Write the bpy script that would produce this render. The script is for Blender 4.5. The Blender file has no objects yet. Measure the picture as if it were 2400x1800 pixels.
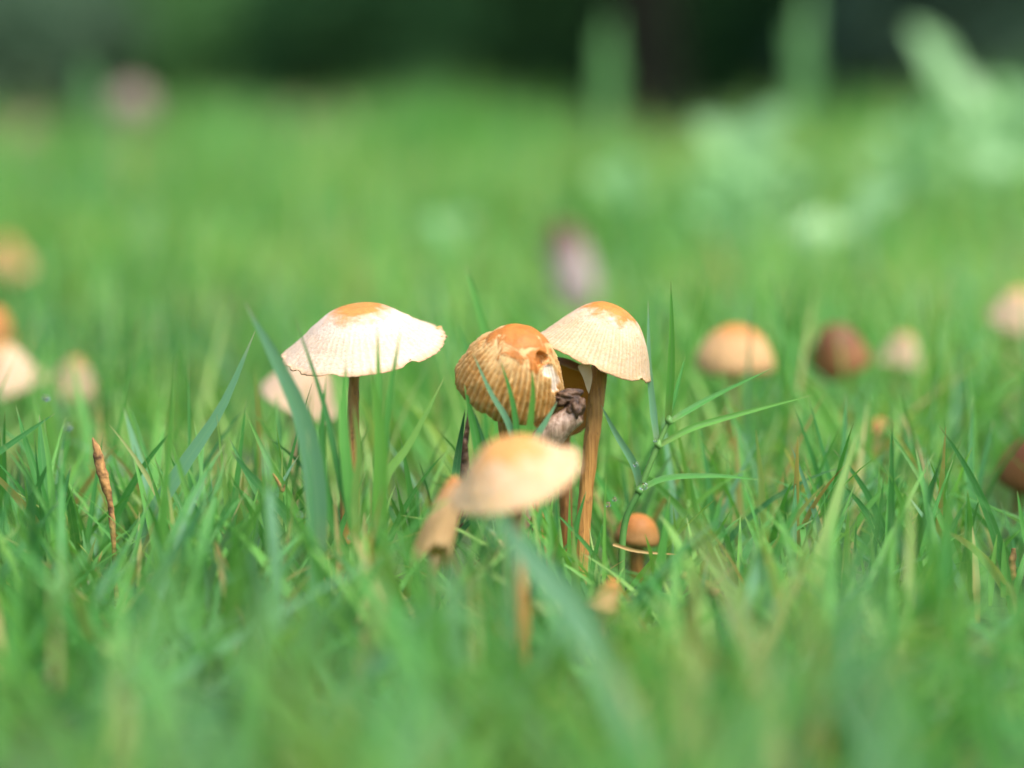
import bpy, math, random
import numpy as np
from mathutils import Vector, Matrix

random.seed(11)
RNG = np.random.default_rng(23)
R_ = math.radians
scene = bpy.context.scene
COL = scene.collection

# ------------------------------------------------------------------ camera
CAM_H = 0.090                       # camera 9 cm above the soil
FPX = 6053.0                        # focal length in photograph pixels (50 mm lens)
OCX, OCY = 1117.0, 617.0            # optical centre in photograph pixels
PITCH = math.atan((617.0 - 235.0) / FPX)
FOCUS = 0.460
cam_d = bpy.data.cameras.new('camera')
cam = bpy.data.objects.new('camera', cam_d)
COL.objects.link(cam)
cam.location = (0, 0, CAM_H)
cam.rotation_euler = (math.pi / 2 - PITCH, 0, 0)
cam_d.lens = 50.0
cam_d.sensor_fit = 'HORIZONTAL'
cam_d.sensor_width = 2400.0 / FPX * 50.0
cam_d.shift_x = (1200 - OCX) / 2400.0
cam_d.shift_y = (OCY - 900) / 2400.0
cam_d.clip_start = 0.01
cam_d.clip_end = 600
cam_d.dof.use_dof = True
cam_d.dof.focus_distance = FOCUS
cam_d.dof.aperture_fstop = 3.8
scene.camera = cam

# ------------------------------------------------------------------ light
SUN_EL, SUN_AZ = R_(60), R_(140)    # soft daylight from behind the camera, a little to its side
world = bpy.data.worlds.new('World')
scene.world = world
world.use_nodes = True
wn = world.node_tree
sky = wn.nodes.new('ShaderNodeTexSky')
sky.sky_type = 'NISHITA'
sky.sun_disc = False
sky.sun_elevation = SUN_EL
sky.sun_rotation = SUN_AZ
sky.dust_density = 3.0
sky.air_density = 1.0
bg = wn.nodes['Background']
bg.inputs['Strength'].default_value = 0.105
wn.links.new(sky.outputs['Color'], bg.inputs['Color'])
sun_d = bpy.data.lights.new('sun', 'SUN')
sun = bpy.data.objects.new('sun', sun_d)
COL.objects.link(sun)
sun_d.energy = 2.0
sun_d.angle = R_(46)
sun_d.color = (1.0, 0.95, 0.88)
sdir = Vector((math.sin(SUN_AZ) * math.cos(SUN_EL), math.cos(SUN_AZ) * math.cos(SUN_EL), math.sin(SUN_EL)))
sun.rotation_euler = sdir.to_track_quat('Z', 'Y').to_euler()
vs = scene.view_settings
vs.view_transform = 'Standard'
vs.look = 'None'
vs.exposure = 1.5
vs.gamma = 1.0
vs.use_curve_mapping = False
scene.render.engine = 'CYCLES'
scene.cycles.use_denoising = True
scene.cycles.max_bounces = 8
scene.cycles.transparent_max_bounces = 6
scene.cycles.caustics_reflective = False
scene.cycles.caustics_refractive = False

# ------------------------------------------------------------------ coordinates
CT, ST = math.cos(PITCH), math.sin(PITCH)
def P(x, y, d):
    """photograph pixel at depth d (m) -> point of the place"""
    u = (x - OCX) / FPX * d
    v = (OCY - y) / FPX * d
    return Vector((u, d * CT + v * ST, CAM_H - d * ST + v * CT))
def G(x, d, z=0.0):
    """point on the soil (height z) below photograph column x at depth d"""
    v = (z - CAM_H + d * ST) / CT
    return Vector(((x - OCX) / FPX * d, d * CT + v * ST, z))
def project(xyz):
    X, Y, Z = xyz[..., 0], xyz[..., 1], xyz[..., 2] - CAM_H
    d = Y * CT - Z * ST
    v = Y * ST + Z * CT
    d = np.maximum(d, 1e-4)
    return OCX + X / d * FPX, OCY - v / d * FPX, d

# ------------------------------------------------------------------ object helpers
def tag(o, label=None, cat=None, group=None, kind=None):
    if label: o['label'] = label
    if cat: o['category'] = cat
    if group: o['group'] = group
    if kind: o['kind'] = kind
    return o
def thing(name, loc, label, cat, group=None):
    o = bpy.data.objects.new(name, None)
    o.empty_display_size = 0.01
    o.location = loc
    COL.objects.link(o)
    return tag(o, label, cat, group)
def world_loc(o):
    v = Vector((0, 0, 0))
    while o is not None:
        v = v + o.location
        o = o.parent
    return v
def mesh_data(name, V, F, attrs=None, smooth=True):
    me = bpy.data.meshes.new(name)
    V = np.asarray(V, dtype=np.float32)
    if isinstance(F, np.ndarray):
        n, k = F.shape
        me.vertices.add(len(V))
        me.vertices.foreach_set('co', V.ravel())
        me.loops.add(n * k)
        me.loops.foreach_set('vertex_index', F.astype(np.int32).ravel())
        me.polygons.add(n)
        me.polygons.foreach_set('loop_start', (np.arange(n) * k).astype(np.int32))
        me.polygons.foreach_set('loop_total', np.full(n, k, dtype=np.int32))
        me.update(calc_edges=True)
    else:
        me.from_pydata([tuple(map(float, v)) for v in V], [], F)
        me.update()
    for k, a in (attrs or {}).items():
        at = me.attributes.new(k, 'FLOAT', 'POINT')
        at.data.foreach_set('value', np.asarray(a, dtype=np.float32))
    me.polygons.foreach_set('use_smooth', [smooth] * len(me.polygons))
    return me
def obj(name, V, F, mat, parent=None, attrs=None, smooth=True, loc=None):
    V = np.asarray(V, dtype=np.float64)
    off = Vector(loc) if loc is not None else Vector((0, 0, 0))
    ref = world_loc(parent) + off if parent is not None else off
    V = V - np.array(ref)
    me = mesh_data(name, V, F, attrs, smooth)
    me.materials.append(mat)
    o = bpy.data.objects.new(name, me)
    COL.objects.link(o)
    o.location = off
    if parent is not None:
        o.parent = parent
    return o
def spline(pts, n):
    """Catmull-Rom through pts (k x m) -> n samples"""
    p = np.array([list(q) for q in pts], dtype=float)
    k = len(p)
    if k == 2:
        t = np.linspace(0, 1, n)[:, None]
        return p[0] * (1 - t) + p[1] * t
    pp = np.vstack([2 * p[0] - p[1], p, 2 * p[-1] - p[-2]])
    out = []
    for s in np.linspace(0, k - 1, n):
        i = min(int(s), k - 2)
        t = s - i
        a, b, c, d = pp[i], pp[i + 1], pp[i + 2], pp[i + 3]
        out.append(0.5 * (2 * b + (c - a) * t + (2 * a - 5 * b + 4 * c - d) * t * t + (3 * b - a - 3 * c + d) * t ** 3))
    return np.array(out)
def vnoise(p, seed=0):
    """cheap smooth pseudo noise in about -1..1"""
    p = np.asarray(p)
    x, y, z = p[..., 0], p[..., 1], p[..., 2]
    r = np.random.default_rng(seed)
    s = 0
    for i in range(6):
        k = r.normal(size=3) * (0.8 + 0.35 * i)
        s = s + np.sin(x * k[0] + y * k[1] + z * k[2] + r.uniform(0, 6.3)) / (1 + 0.25 * i)
    return s / 2.6

# ------------------------------------------------------------------ materials
def new_mat(name):
    m = bpy.data.materials.new(name)
    m.use_nodes = True
    nt = m.node_tree
    return m, nt, nt.nodes['Principled BSDF'], nt.nodes['Material Output']
def nd(nt, typ, **kw):
    n = nt.nodes.new(typ)
    for k, v in kw.items():
        if k.startswith('i_'):
            n.inputs[k[2:].replace('_', ' ')].default_value = v
        else:
            setattr(n, k, v)
    return n
def ramp(nt, stops, interp='LINEAR'):
    n = nt.nodes.new('ShaderNodeValToRGB')
    n.color_ramp.interpolation = interp
    el = n.color_ramp.elements
    while len(el) < len(stops): el.new(0.5)
    for e, (p, c) in zip(el, stops):
        e.position = p
        e.color = (*c, 1) if len(c) == 3 else c
    return n
def mixc(nt, fac, a, b, typ='MIX'):
    n = nt.nodes.new('ShaderNodeMix')
    n.data_type = 'RGBA'
    n.blend_type = typ
    L = nt.links
    for v, s in ((fac, n.inputs[0]), (a, n.inputs[6]), (b, n.inputs[7])):
        if isinstance(v, bpy.types.NodeSocket): L.new(v, s)
        elif isinstance(v, (int, float)): s.default_value = v
        else: s.default_value = (*v, 1)
    return n.outputs[2]
def math_n(nt, op, a, b=None, c=None, clamp=False):
    n = nt.nodes.new('ShaderNodeMath')
    n.operation = op
    n.use_clamp = clamp
    for v, s in zip((a, b, c), n.inputs):
        if v is None: continue
        if isinstance(v, bpy.types.NodeSocket): nt.links.new(v, s)
        else: s.default_value = v
    return n.outputs[0]
def attr(nt, name):
    return nd(nt, 'ShaderNodeAttribute', attribute_name=name).outputs['Fac']
def noise(nt, scale, detail=3, vec=None, dist=0.0, rough=0.55):
    n = nd(nt, 'ShaderNodeTexNoise')
    n.inputs['Scale'].default_value = scale
    n.inputs['Detail'].default_value = detail
    n.inputs['Roughness'].default_value = rough
    n.inputs['Distortion'].default_value = dist
    if vec is not None: nt.links.new(vec, n.inputs['Vector'])
    return n.outputs['Fac']
def objco(nt, scale=None):
    t = nd(nt, 'ShaderNodeTexCoord').outputs['Object']
    if scale:
        m = nd(nt, 'ShaderNodeMapping')
        m.inputs['Scale'].default_value = scale
        nt.links.new(t, m.inputs['Vector'])
        return m.outputs['Vector']
    return t
def bump(nt, bsdf, h, strength, dist):
    b = nd(nt, 'ShaderNodeBump')
    b.inputs['Strength'].default_value = strength
    b.inputs['Distance'].default_value = dist
    nt.links.new(h, b.inputs['Height'])
    nt.links.new(b.outputs['Normal'], bsdf.inputs['Normal'])
    return b
def leafy(nt, bsdf, out, color, trans=0.35):
    """diffuse leaf that also lets light through"""
    tr = nd(nt, 'ShaderNodeBsdfTranslucent')
    nt.links.new(color, tr.inputs['Color'])
    mx = nd(nt, 'ShaderNodeMixShader')
    mx.inputs[0].default_value = trans
    nt.links.new(bsdf.outputs[0], mx.inputs[1])
    nt.links.new(tr.outputs[0], mx.inputs[2])
    nt.links.new(mx.outputs[0], out.inputs['Surface'])

def grass_material():
    m, nt, b, out = new_mat('grass_leaf')
    L = nt.links
    tint, v, u = attr(nt, 'tint'), attr(nt, 'v'), attr(nt, 'u')
    c = ramp(nt, [(0.0, (0.150, 0.340, 0.205)), (0.05, (0.150, 0.340, 0.205)), (0.07, (0.018, 0.130, 0.045)), (0.30, (0.060, 0.290, 0.048)), (0.55, (0.175, 0.450, 0.070)),  # lowest tints: pale blue sky sheen painted into the blade colour
                  (0.72, (0.350, 0.540, 0.150)), (0.84, (0.460, 0.390, 0.150)), (1.0, (0.360, 0.180, 0.065))])
    L.new(tint, c.inputs[0])
    # pale vein lines along the blade
    ridge = math_n(nt, 'ABSOLUTE', math_n(nt, 'SUBTRACT', u, 0.5))
    rib = ramp(nt, [(0.0, (1, 1, 1)), (0.10, (0, 0, 0))])
    L.new(ridge, rib.inputs[0])
    col = mixc(nt, math_n(nt, 'MULTIPLY', rib.outputs[0], 0.22), c.outputs[0], (0.26, 0.46, 0.22))
    edge = ramp(nt, [(0.44, (0, 0, 0)), (0.50, (1, 1, 1))])
    L.new(ridge, edge.inputs[0])
    col = mixc(nt, math_n(nt, 'MULTIPLY', edge.outputs[0], 0.25), col, (0.36, 0.50, 0.26))
    # mottling and the dry tip / sheath colours
    nz = noise(nt, 420, 3, objco(nt))
    col = mixc(nt, math_n(nt, 'MULTIPLY', nz, 0.35), col, (0.15, 0.40, 0.10))
    tip = ramp(nt, [(0.90, (0, 0, 0)), (1.0, (1, 1, 1))])
    L.new(v, tip.inputs[0])
    col = mixc(nt, math_n(nt, 'MULTIPLY', tip.outputs[0], 0.55), col, (0.46, 0.42, 0.20))
    base = ramp(nt, [(0.0, (1, 1, 1)), (0.22, (0, 0, 0))])
    L.new(v, base.inputs[0])
    col = mixc(nt, math_n(nt, 'MULTIPLY', base.outputs[0], 0.45), col, (0.28, 0.30, 0.10))
    L.new(col, b.inputs['Base Color'])
    b.inputs['Roughness'].default_value = 0.40
    b.inputs['Specular IOR Level'].default_value = 0.42
    st = nd(nt, 'ShaderNodeTexWave', wave_type='BANDS', bands_direction='X')
    cx = nd(nt, 'ShaderNodeCombineXYZ')
    L.new(u, cx.inputs[0])
    L.new(cx.outputs[0], st.inputs['Vector'])
    st.inputs['Scale'].default_value = 2.6
    bump(nt, b, st.outputs['Fac'], 0.35, 0.0003)
    glow = mixc(nt, 1.0, col, (1.35, 1.18, 0.62), 'MULTIPLY')
    leafy(nt, b, out, glow, 0.42)
    return m

def simple_leaf(name, c1, c2, scale, rough=0.5, trans=0.3, spec=0.4):
    m, nt, b, out = new_mat(name)
    nz = noise(nt, scale, 3, objco(nt))
    tint = attr(nt, 'tint')
    f = math_n(nt, 'MULTIPLY_ADD', tint, 0.8, math_n(nt, 'MULTIPLY', nz, 0.3), clamp=True)
    col = mixc(nt, f, c1, c2)
    nt.links.new(col, b.inputs['Base Color'])
    b.inputs['Roughness'].default_value = rough
    b.inputs['Specular IOR Level'].default_value = spec
    leafy(nt, b, out, col, trans)
    return m

def cap_material(name, pale, crown, t0, amp, nscale=230, rib_col=None, rib_t=0.5, rim=None, blotch=None, soft=0.10):
    """mushroom skin: glossy crown skin that has peeled away to pale flesh further out"""
    m, nt, b, out = new_mat(name)
    L = nt.links
    t, rib, flesh = attr(nt, 't'), attr(nt, 'rib'), attr(nt, 'flesh')
    co = objco(nt)
    n1 = noise(nt, nscale, 4, co, 0.6)
    n2 = noise(nt, nscale * 4, 3, co)
    n3 = noise(nt, nscale * 1.1, 3, co, 1.2)
    edge = math_n(nt, 'ADD', t, math_n(nt, 'MULTIPLY', math_n(nt, 'SUBTRACT', n1, 0.5), amp))
    k = ramp(nt, [(max(0.0, t0 - soft), (1, 1, 1)), (t0 + soft, (0, 0, 0))])
    L.new(edge, k.inputs[0])
    pal = mixc(nt, n2, tuple(c * 0.66 for c in pale), tuple(min(1, c * 0.90) for c in pale))
    if blotch:
        bl = ramp(nt, [(0.46, (0, 0, 0)), (0.62, (1, 1, 1))])
        L.new(noise(nt, nscale * 1.6, 4, co, 0.4), bl.inputs[0])
        pal = mixc(nt, math_n(nt, 'MULTIPLY', bl.outputs[0], 0.6), pal, blotch)
    if rib_col:
        # ribs: pale crests, amber grooves, only towards the rim
        zone = ramp(nt, [(max(0, rib_t - 0.14), (0, 0, 0)), (rib_t + 0.10, (1, 1, 1))])
        L.new(math_n(nt, 'ADD', t, math_n(nt, 'MULTIPLY', math_n(nt, 'SUBTRACT', n1, 0.5), 0.35)), zone.inputs[0])
        gran = mixc(nt, n2, tuple(c * 0.72 for c in rib_col), tuple(c * 1.25 for c in rib_col))
        f = math_n(nt, 'MULTIPLY', zone.outputs[0], math_n(nt, 'ADD', math_n(nt, 'MULTIPLY_ADD', rib, -0.55, 0.78), math_n(nt, 'MULTIPLY', n3, 0.35), clamp=True))
        pal = mixc(nt, f, pal, gran)
    cr = mixc(nt, n3, tuple(c * 0.55 for c in crown), tuple(min(1, c * 1.2) for c in crown))
    col = mixc(nt, k.outputs[0], pal, cr)
    spk = ramp(nt, [(0.66, (0, 0, 0)), (0.74, (1, 1, 1))])
    L.new(noise(nt, 1300, 2, co), spk.inputs[0])
    col = mixc(nt, math_n(nt, 'MULTIPLY', spk.outputs[0], 0.4), col, tuple(c * 0.45 for c in crown))
    crk = ramp(nt, [(0.485, (0, 0, 0)), (0.50, (1, 1, 1)), (0.515, (0, 0, 0))])
    L.new(noise(nt, 380, 4, co, 0.5), crk.inputs[0])
    col = mixc(nt, math_n(nt, 'MULTIPLY', crk.outputs[0], 0.22), col, tuple(c * 0.8 for c in crown))
    if rim:
        rr = ramp(nt, [(0.90, (0, 0, 0)), (1.0, (1, 1, 1))])
        L.new(t, rr.inputs[0])
        col = mixc(nt, math_n(nt, 'MULTIPLY', rr.outputs[0], 0.7), col, rim)
    col = mixc(nt, math_n(nt, 'MULTIPLY', flesh, math_n(nt, 'MULTIPLY_ADD', n2, 0.5, 0.6, clamp=True)), col, (0.66, 0.57, 0.47))
    col = mixc(nt, attr(nt, 'inside'), col, (0.68, 0.37, 0.10))
    L.new(col, b.inputs['Base Color'])
    rg = math_n(nt, 'MULTIPLY_ADD', k.outputs[0], -0.14, 0.72)
    L.new(rg, b.inputs['Roughness'])
    b.inputs['Specular IOR Level'].default_value = 0.35
    b.inputs['Subsurface Weight'].default_value = 0.18
    b.inputs['Subsurface Radius'].default_value = (1.0, 0.55, 0.3)
    b.inputs['Subsurface Scale'].default_value = 0.0016
    bump(nt, b, math_n(nt, 'ADD', n2, math_n(nt, 'MULTIPLY', k.outputs[0], 0.8)), 0.45, 0.0004)
    return m

def stem_material(name, c1, c2, streak=1.0, rough=0.55):
    m, nt, b, out = new_mat(name)
    co = objco(nt, (1900, 1900, 130))
    n1 = noise(nt, 1.0, 4, co)
    n2 = noise(nt, 160, 3, objco(nt))
    st = ramp(nt, [(0.32, (0, 0, 0)), (0.66, (1, 1, 1))])
    nt.links.new(n1, st.inputs[0])
    col = mixc(nt, st.outputs[0], tuple(c * .9 for c in c1), tuple(min(1, c * 1.12) for c in c2))
    sp = ramp(nt, [(0.60, (0, 0, 0)), (0.70, (1, 1, 1))])
    nt.links.new(noise(nt, 700, 3, objco(nt)), sp.inputs[0])
    col = mixc(nt, math_n(nt, 'MULTIPLY', sp.outputs[0], .45), col, (0.10, 0.045, 0.015))
    col = mixc(nt, math_n(nt, 'MULTIPLY', n2, 0.35), col, tuple(c * 0.5 for c in c1))
    nt.links.new(col, b.inputs['Base Color'])
    b.inputs['Roughness'].default_value = rough
    b.inputs['Subsurface Weight'].default_value = 0.1
    b.inputs['Subsurface Radius'].default_value = (1.0, 0.5, 0.25)
    b.inputs['Subsurface Scale'].default_value = 0.001
    bump(nt, b, n1, 0.8 * streak, 0.0006)
    return m

def blotch_material(name, c1, c2, scale, rough=0.6, bstr=0.5, bdist=0.001, spec=0.4):
    m, nt, b, out = new_mat(name)
    n1 = noise(nt, scale, 5, objco(nt))
    r = ramp(nt, [(0.35, c1), (0.68, c2)])
    nt.links.new(n1, r.inputs[0])
    nt.links.new(r.outputs[0], b.inputs['Base Color'])
    b.inputs['Roughness'].default_value = rough
    b.inputs['Specular IOR Level'].default_value = spec
    bump(nt, b, n1, bstr, bdist)
    return m

M = {}
M['grass'] = grass_material()
CREAM = (0.66, 0.50, 0.35)
ORANGE = (0.50, 0.170, 0.030)
M['cap_wide'] = cap_material('cap_wide', (0.76, 0.60, 0.47), (0.52, 0.215, 0.05), 0.27, 0.42, 420, rib_col=(0.56, 0.41, 0.28), rib_t=0.5, rim=(0.42, 0.22, 0.08))
M['cap_bell'] = cap_material('cap_bell', (0.76, 0.60, 0.45), (0.52, 0.20, 0.035), 0.33, 0.55, 480, blotch=(0.60, 0.43, 0.25), rib_col=(0.46, 0.31, 0.16), rib_t=0.45, rim=(0.42, 0.24, 0.10))
M['cap_ribbed'] = cap_material('cap_ribbed', (0.72, 0.48, 0.21), (0.44, 0.155, 0.022), 0.36, 1.5, 300,
                               rib_col=(0.38, 0.175, 0.030), rib_t=0.60, blotch=(0.44, 0.20, 0.045), soft=0.05)
M['cap_soft'] = cap_material('cap_soft', (0.66, 0.44, 0.25), (0.56, 0.28, 0.08), 0.40, 1.1, 260, rim=(0.52, 0.32, 0.15), blotch=(0.50, 0.29, 0.11), soft=.12)
M['cap_pale'] = cap_material('cap_pale', (0.66, 0.46, 0.30), (0.55, 0.28, 0.09), 0.25, 0.4, 200)
M['cap_tan'] = cap_material('cap_tan', (0.60, 0.36, 0.16), (0.50, 0.20, 0.05), 0.40, 0.5, 200)
M['cap_orange'] = cap_material('cap_orange', (0.46, 0.22, 0.07), (0.45, 0.17, 0.035), 0.6, 0.5, 240)
M['cap_brown'] = cap_material('cap_brown', (0.26, 0.11, 0.035), (0.16, 0.055, 0.018), 0.6, 0.5, 240)
M['cap_pink'] = cap_material('cap_pink', (0.46, 0.36, 0.34), (0.10, 0.020, 0.010), 0.54, 0.3, 60)
M['cap_dull'] = cap_material('cap_dull', (0.25, 0.20, 0.155), (0.20, 0.13, 0.095), 0.3, 0.4, 90)
M['cap_hollow'] = cap_material('cap_hollow', (0.70, 0.52, 0.33), (0.5, .25, .08), .1, .2)
_nt = M['cap_hollow'].node_tree
_tr = nd(_nt, 'ShaderNodeBsdfTranslucent')
_tr.inputs['Color'].default_value = (0.80, 0.46, 0.14, 1)
_mx = nd(_nt, 'ShaderNodeMixShader')
_mx.inputs[0].default_value = .4
_nt.links.new(_nt.nodes['Principled BSDF'].outputs[0], _mx.inputs[1])
_nt.links.new(_tr.outputs[0], _mx.inputs[2])
_nt.links.new(_mx.outputs[0], _nt.nodes['Material Output'].inputs['Surface'])
M['gill'] = blotch_material('gill', (0.36, 0.17, 0.035), (0.50, 0.27, 0.075), 180, 0.7)
M['gill_pale'] = blotch_material('gill_pale', (0.42, 0.28, 0.13), (0.56, 0.40, 0.22), 180, 0.75)
M['stem'] = stem_material('stem', (0.40, 0.17, 0.035), (0.55, 0.28, 0.075))
M['stem_dark'] = stem_material('stem_dark', (0.26, 0.095, 0.02), (0.46, 0.20, 0.045))
M['stem_pale'] = stem_material('stem_pale', (0.45, 0.26, 0.12), (0.60, 0.40, 0.22))
M['stem_slimy'] = stem_material('stem_slimy', (0.24, 0.14, 0.085), (0.46, 0.32, 0.23), 1.2, 0.2)
M['rotten'] = blotch_material('rotten', (0.035, 0.017, 0.009), (0.16, 0.085, 0.042), 900, 0.5, 0.8, 0.0008)
M['dry_brown'] = blotch_material('dry_brown', (0.10, 0.045, 0.018), (0.52, 0.27, 0.085), 520, 0.75, 0.9, 0.0008)
M['straw'] = blotch_material('straw', (0.50, 0.29, 0.09), (0.62, 0.42, 0.19), 200, 0.6, 0.3, 0.0003)
M['thatch'] = blotch_material('thatch', (0.42, 0.34, 0.28), (0.62, 0.54, 0.44), 200, 0.6, 0.3, 0.0003)
M['flesh'] = blotch_material('flesh', (0.66, 0.58, 0.50), (0.84, 0.78, 0.72), 500, 0.6, 0.4, 0.0003)
M['flap'] = blotch_material('flap', (0.58, 0.42, 0.25), (0.68, 0.52, 0.35), 300, 0.65, 0.3, 0.0003)
M['weed'] = simple_leaf('weed_leaf', (0.11, 0.32, 0.085), (0.32, 0.56, 0.25), 60, 0.40, 0.35, 0.6)
M['weed_stem'] = blotch_material('weed_stem', (0.05, 0.17, 0.035), (0.15, 0.30, 0.07), 90, 0.5, 0.2, 0.001)
M['tree_leaf'] = simple_leaf('tree_leaf', (0.016, 0.055, 0.018), (0.055, 0.125, 0.035), 3, 0.6, 0.18, 0.1)
M['bush_leaf'] = simple_leaf('bush_leaf', (0.022, 0.085, 0.030), (0.080, 0.190, 0.060), 3, 0.7, 0.2, 0.1)
M['bush_leaf_grey'] = simple_leaf('bush_leaf_grey', (0.080, 0.170, 0.100), (0.17, 0.27, 0.16), 3, 0.7, 0.25, 0.1)
M['bush_leaf_light'] = simple_leaf('bush_leaf_light', (0.050, 0.160, 0.050), (0.13, 0.29, 0.09), 3, 0.7, 0.25, 0.1)
M['bark'] = blotch_material('bark', (0.006, 0.008, 0.005), (0.017, 0.019, 0.012), 14, 0.95, 0.9, 0.02, 0.05)
M['dead_leaf'] = blotch_material('dead_leaf', (0.13, 0.085, 0.05), (0.24, 0.17, 0.11), 60, 0.7, 0.4, 0.001)
def drop_mat():
    m, nt, b, out = new_mat('dew')
    b.inputs['Base Color'].default_value = (1, 1, 1, 1)
    b.inputs['Roughness'].default_value = 0.0
    b.inputs['IOR'].default_value = 1.33
    b.inputs['Transmission Weight'].default_value = 1.0
    return m
M['dew'] = drop_mat()
def ground_material():
    m, nt, b, out = new_mat('soil_and_turf')
    co = objco(nt)
    n1, n2 = noise(nt, 140, 5, co), noise(nt, 0.9, 4, co)
    soil = ramp(nt, [(0.3, (0.016, 0.011, 0.007)), (0.7, (0.085, 0.060, 0.030))])
    nt.links.new(n1, soil.inputs[0])
    turf = ramp(nt, [(0.3, (0.022, 0.080, 0.020)), (0.7, (0.075, 0.170, 0.040))])
    nt.links.new(n1, turf.inputs[0])
    k = ramp(nt, [(0.30, (0.45, 0.45, 0.45)), (0.62, (0.95, 0.95, 0.95))])
    nt.links.new(n2, k.inputs[0])
    col = mixc(nt, k.outputs[0], soil.outputs[0], turf.outputs[0])
    nt.links.new(col, b.inputs['Base Color'])
    b.inputs['Roughness'].default_value = 0.95
    bump(nt, b, n1, 0.8, 0.004)
    return m
M['ground'] = ground_material()

# ------------------------------------------------------------------ ground
def build_ground():
    n = 121
    s = np.linspace(-1, 1, n)
    g = np.sign(s) * (np.abs(s) ** 3) * 300
    X, Y = np.meshgrid(g, g + 2.0)
    Z = 0.0 * X
    far = np.hypot(X, Y)
    Z = Z - 0.003 + 0.002 * np.clip(far - 30, 0, 60) * np.sin(X * 0.03)
    V = np.stack([X, Y, Z], -1).reshape(-1, 3)
    i = np.arange(n * n).reshape(n, n)
    F = np.stack([i[:-1, :-1], i[:-1, 1:], i[1:, 1:], i[1:, :-1]], -1).reshape(-1, 4)
    tag(obj('ground', V, F, M['ground']), 'dark soil and turf floor under the grass', 'ground', kind='structure')
build_ground()

# ------------------------------------------------------------------ trees and bushes behind
def tube(pts, rad, seg=10, n=None, noise_amp=0.0, seed=0, cap_end=True):
    c = spline(pts, n or 4 * len(pts))
    k = len(c)
    r = np.interp(np.linspace(0, 1, k), np.linspace(0, 1, len(rad)), rad)
    T = np.gradient(c, axis=0)
    T /= np.linalg.norm(T, axis=1)[:, None] + 1e-12
    ref = np.array([0.0, 1.0, 0.0]) if abs(T[0][1]) < 0.9 else np.array([1.0, 0, 0])
    A = np.cross(T, ref); A /= np.linalg.norm(A, axis=1)[:, None]
    B = np.cross(T, A)
    th = np.linspace(0, 2 * math.pi, seg, endpoint=False)
    ring = c[:, None, :] + r[:, None, None] * (np.cos(th)[None, :, None] * A[:, None] + np.sin(th)[None, :, None] * B[:, None])
    if noise_amp:
        nn = vnoise(ring / max(r.max(), 1e-6) * 1.3, seed)
        ring = c[:, None, :] + (ring - c[:, None, :]) * (1 + noise_amp * nn[..., None])
    V = ring.reshape(-1, 3)
    F = []
    for i in range(k - 1):
        for j in range(seg):
            a, b2 = i * seg + j, i * seg + (j + 1) % seg
            F.append((a, b2, b2 + seg, a + seg))
    F.append(tuple(range(seg - 1, -1, -1)))
    F.append(tuple(range((k - 1) * seg, k * seg)))
    return V, F
def leaf_cloud(centers, size, rng, squash=0.55):
    """one folded four-cornered leaf at each centre"""
    n = len(centers)
    d = rng.normal(size=(n, 3)); d[:, 2] = d[:, 2] * 0.5 - 0.25
    d /= np.linalg.norm(d, axis=1)[:, None]
    s = np.cross(d, rng.normal(size=(n, 3)))
    s /= np.linalg.norm(s, axis=1)[:, None]
    nrm = np.cross(d, s)
    L = size * rng.uniform(0.6, 1.3, (n, 1))
    a = centers - d * L * 0.5
    c = centers + d * L * 0.5
    b = centers + s * L * squash * 0.5 + nrm * L * 0.12
    e = centers - s * L * squash * 0.5 + nrm * L * 0.12
    V = np.stack([a, b, c, e], 1).reshape(-1, 3)
    F = np.arange(4 * n).reshape(n, 4)
    tint = np.repeat(rng.uniform(0, 1, n), 4)
    return V, F, tint
def crown_points(blobs, per, rng):
    """points through a set of ellipsoid clumps, denser towards their shells"""
    out = []
    for (c, r) in blobs:
        k = int(per * (r[0] * r[1] * r[2]) ** (2 / 3))
        q = rng.normal(size=(k, 3)); q /= np.linalg.norm(q, axis=1)[:, None]
        q *= rng.uniform(0.35, 1.0, (k, 1)) ** 0.5
        q *= 1 + 0.25 * vnoise(q * 2.2, int(rng.integers(1e6)))[:, None]
        out.append(np.array(c) + q * np.array(r))
    return np.vstack(out)
def build_tree(x, y, h, label, crown_r, crown_z, seed, trunk_r, per=700, leaf=0.16):
    rng = np.random.default_rng(seed)
    t = thing('broadleaf_tree', (x, y, 0), label, 'tree')
    V, F = tube([(x, y, -0.1), (x + 0.03, y, 0.25), (x - 0.05, y + 0.05, h * 0.3), (x + 0.1, y, h * 0.62)],
                [trunk_r * 1.7, trunk_r * 1.05, trunk_r * 0.85, trunk_r * 0.4], 14, 22, 0.12, seed)
    obj('trunk', V, F, M['bark'], t)
    blobs = []
    for i in range(9):
        az = i * 2.4 + rng.uniform(-.3, .3)
        rr = crown_r * rng.uniform(0.5, 0.95)
        zz = crown_z + (h - crown_z) * rng.uniform(0.12, 0.8)
        tip = (x + rr * math.cos(az), y + rr * math.sin(az), zz)
        st = h * rng.uniform(0.26, 0.55)
        V, F = tube([(x, y, st), (x + 0.45 * rr * math.cos(az), y + 0.45 * rr * math.sin(az), (st + zz) / 2 + 0.2), tip],
                    [trunk_r * 0.45, trunk_r * 0.26, 0.02], 8, 12, 0.1, seed + i)
        obj('limb', V, F, M['bark'], t)
        blobs.append((tip, (crown_r * .42, crown_r * .42, crown_r * .30)))
        blobs.append(((x + .6 * rr * math.cos(az + .5), y + .6 * rr * math.sin(az + .5), zz + 0.5), (crown_r * .40, crown_r * .40, crown_r * .28)))
    pts = crown_points(blobs, per, rng)
    pts = pts[pts[:, 2] > crown_z - 0.7]
    V, F, tint = leaf_cloud(pts, leaf, rng)
    obj('crown', V, F, M['tree_leaf'], t, {'tint': tint}, smooth=False)
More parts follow.
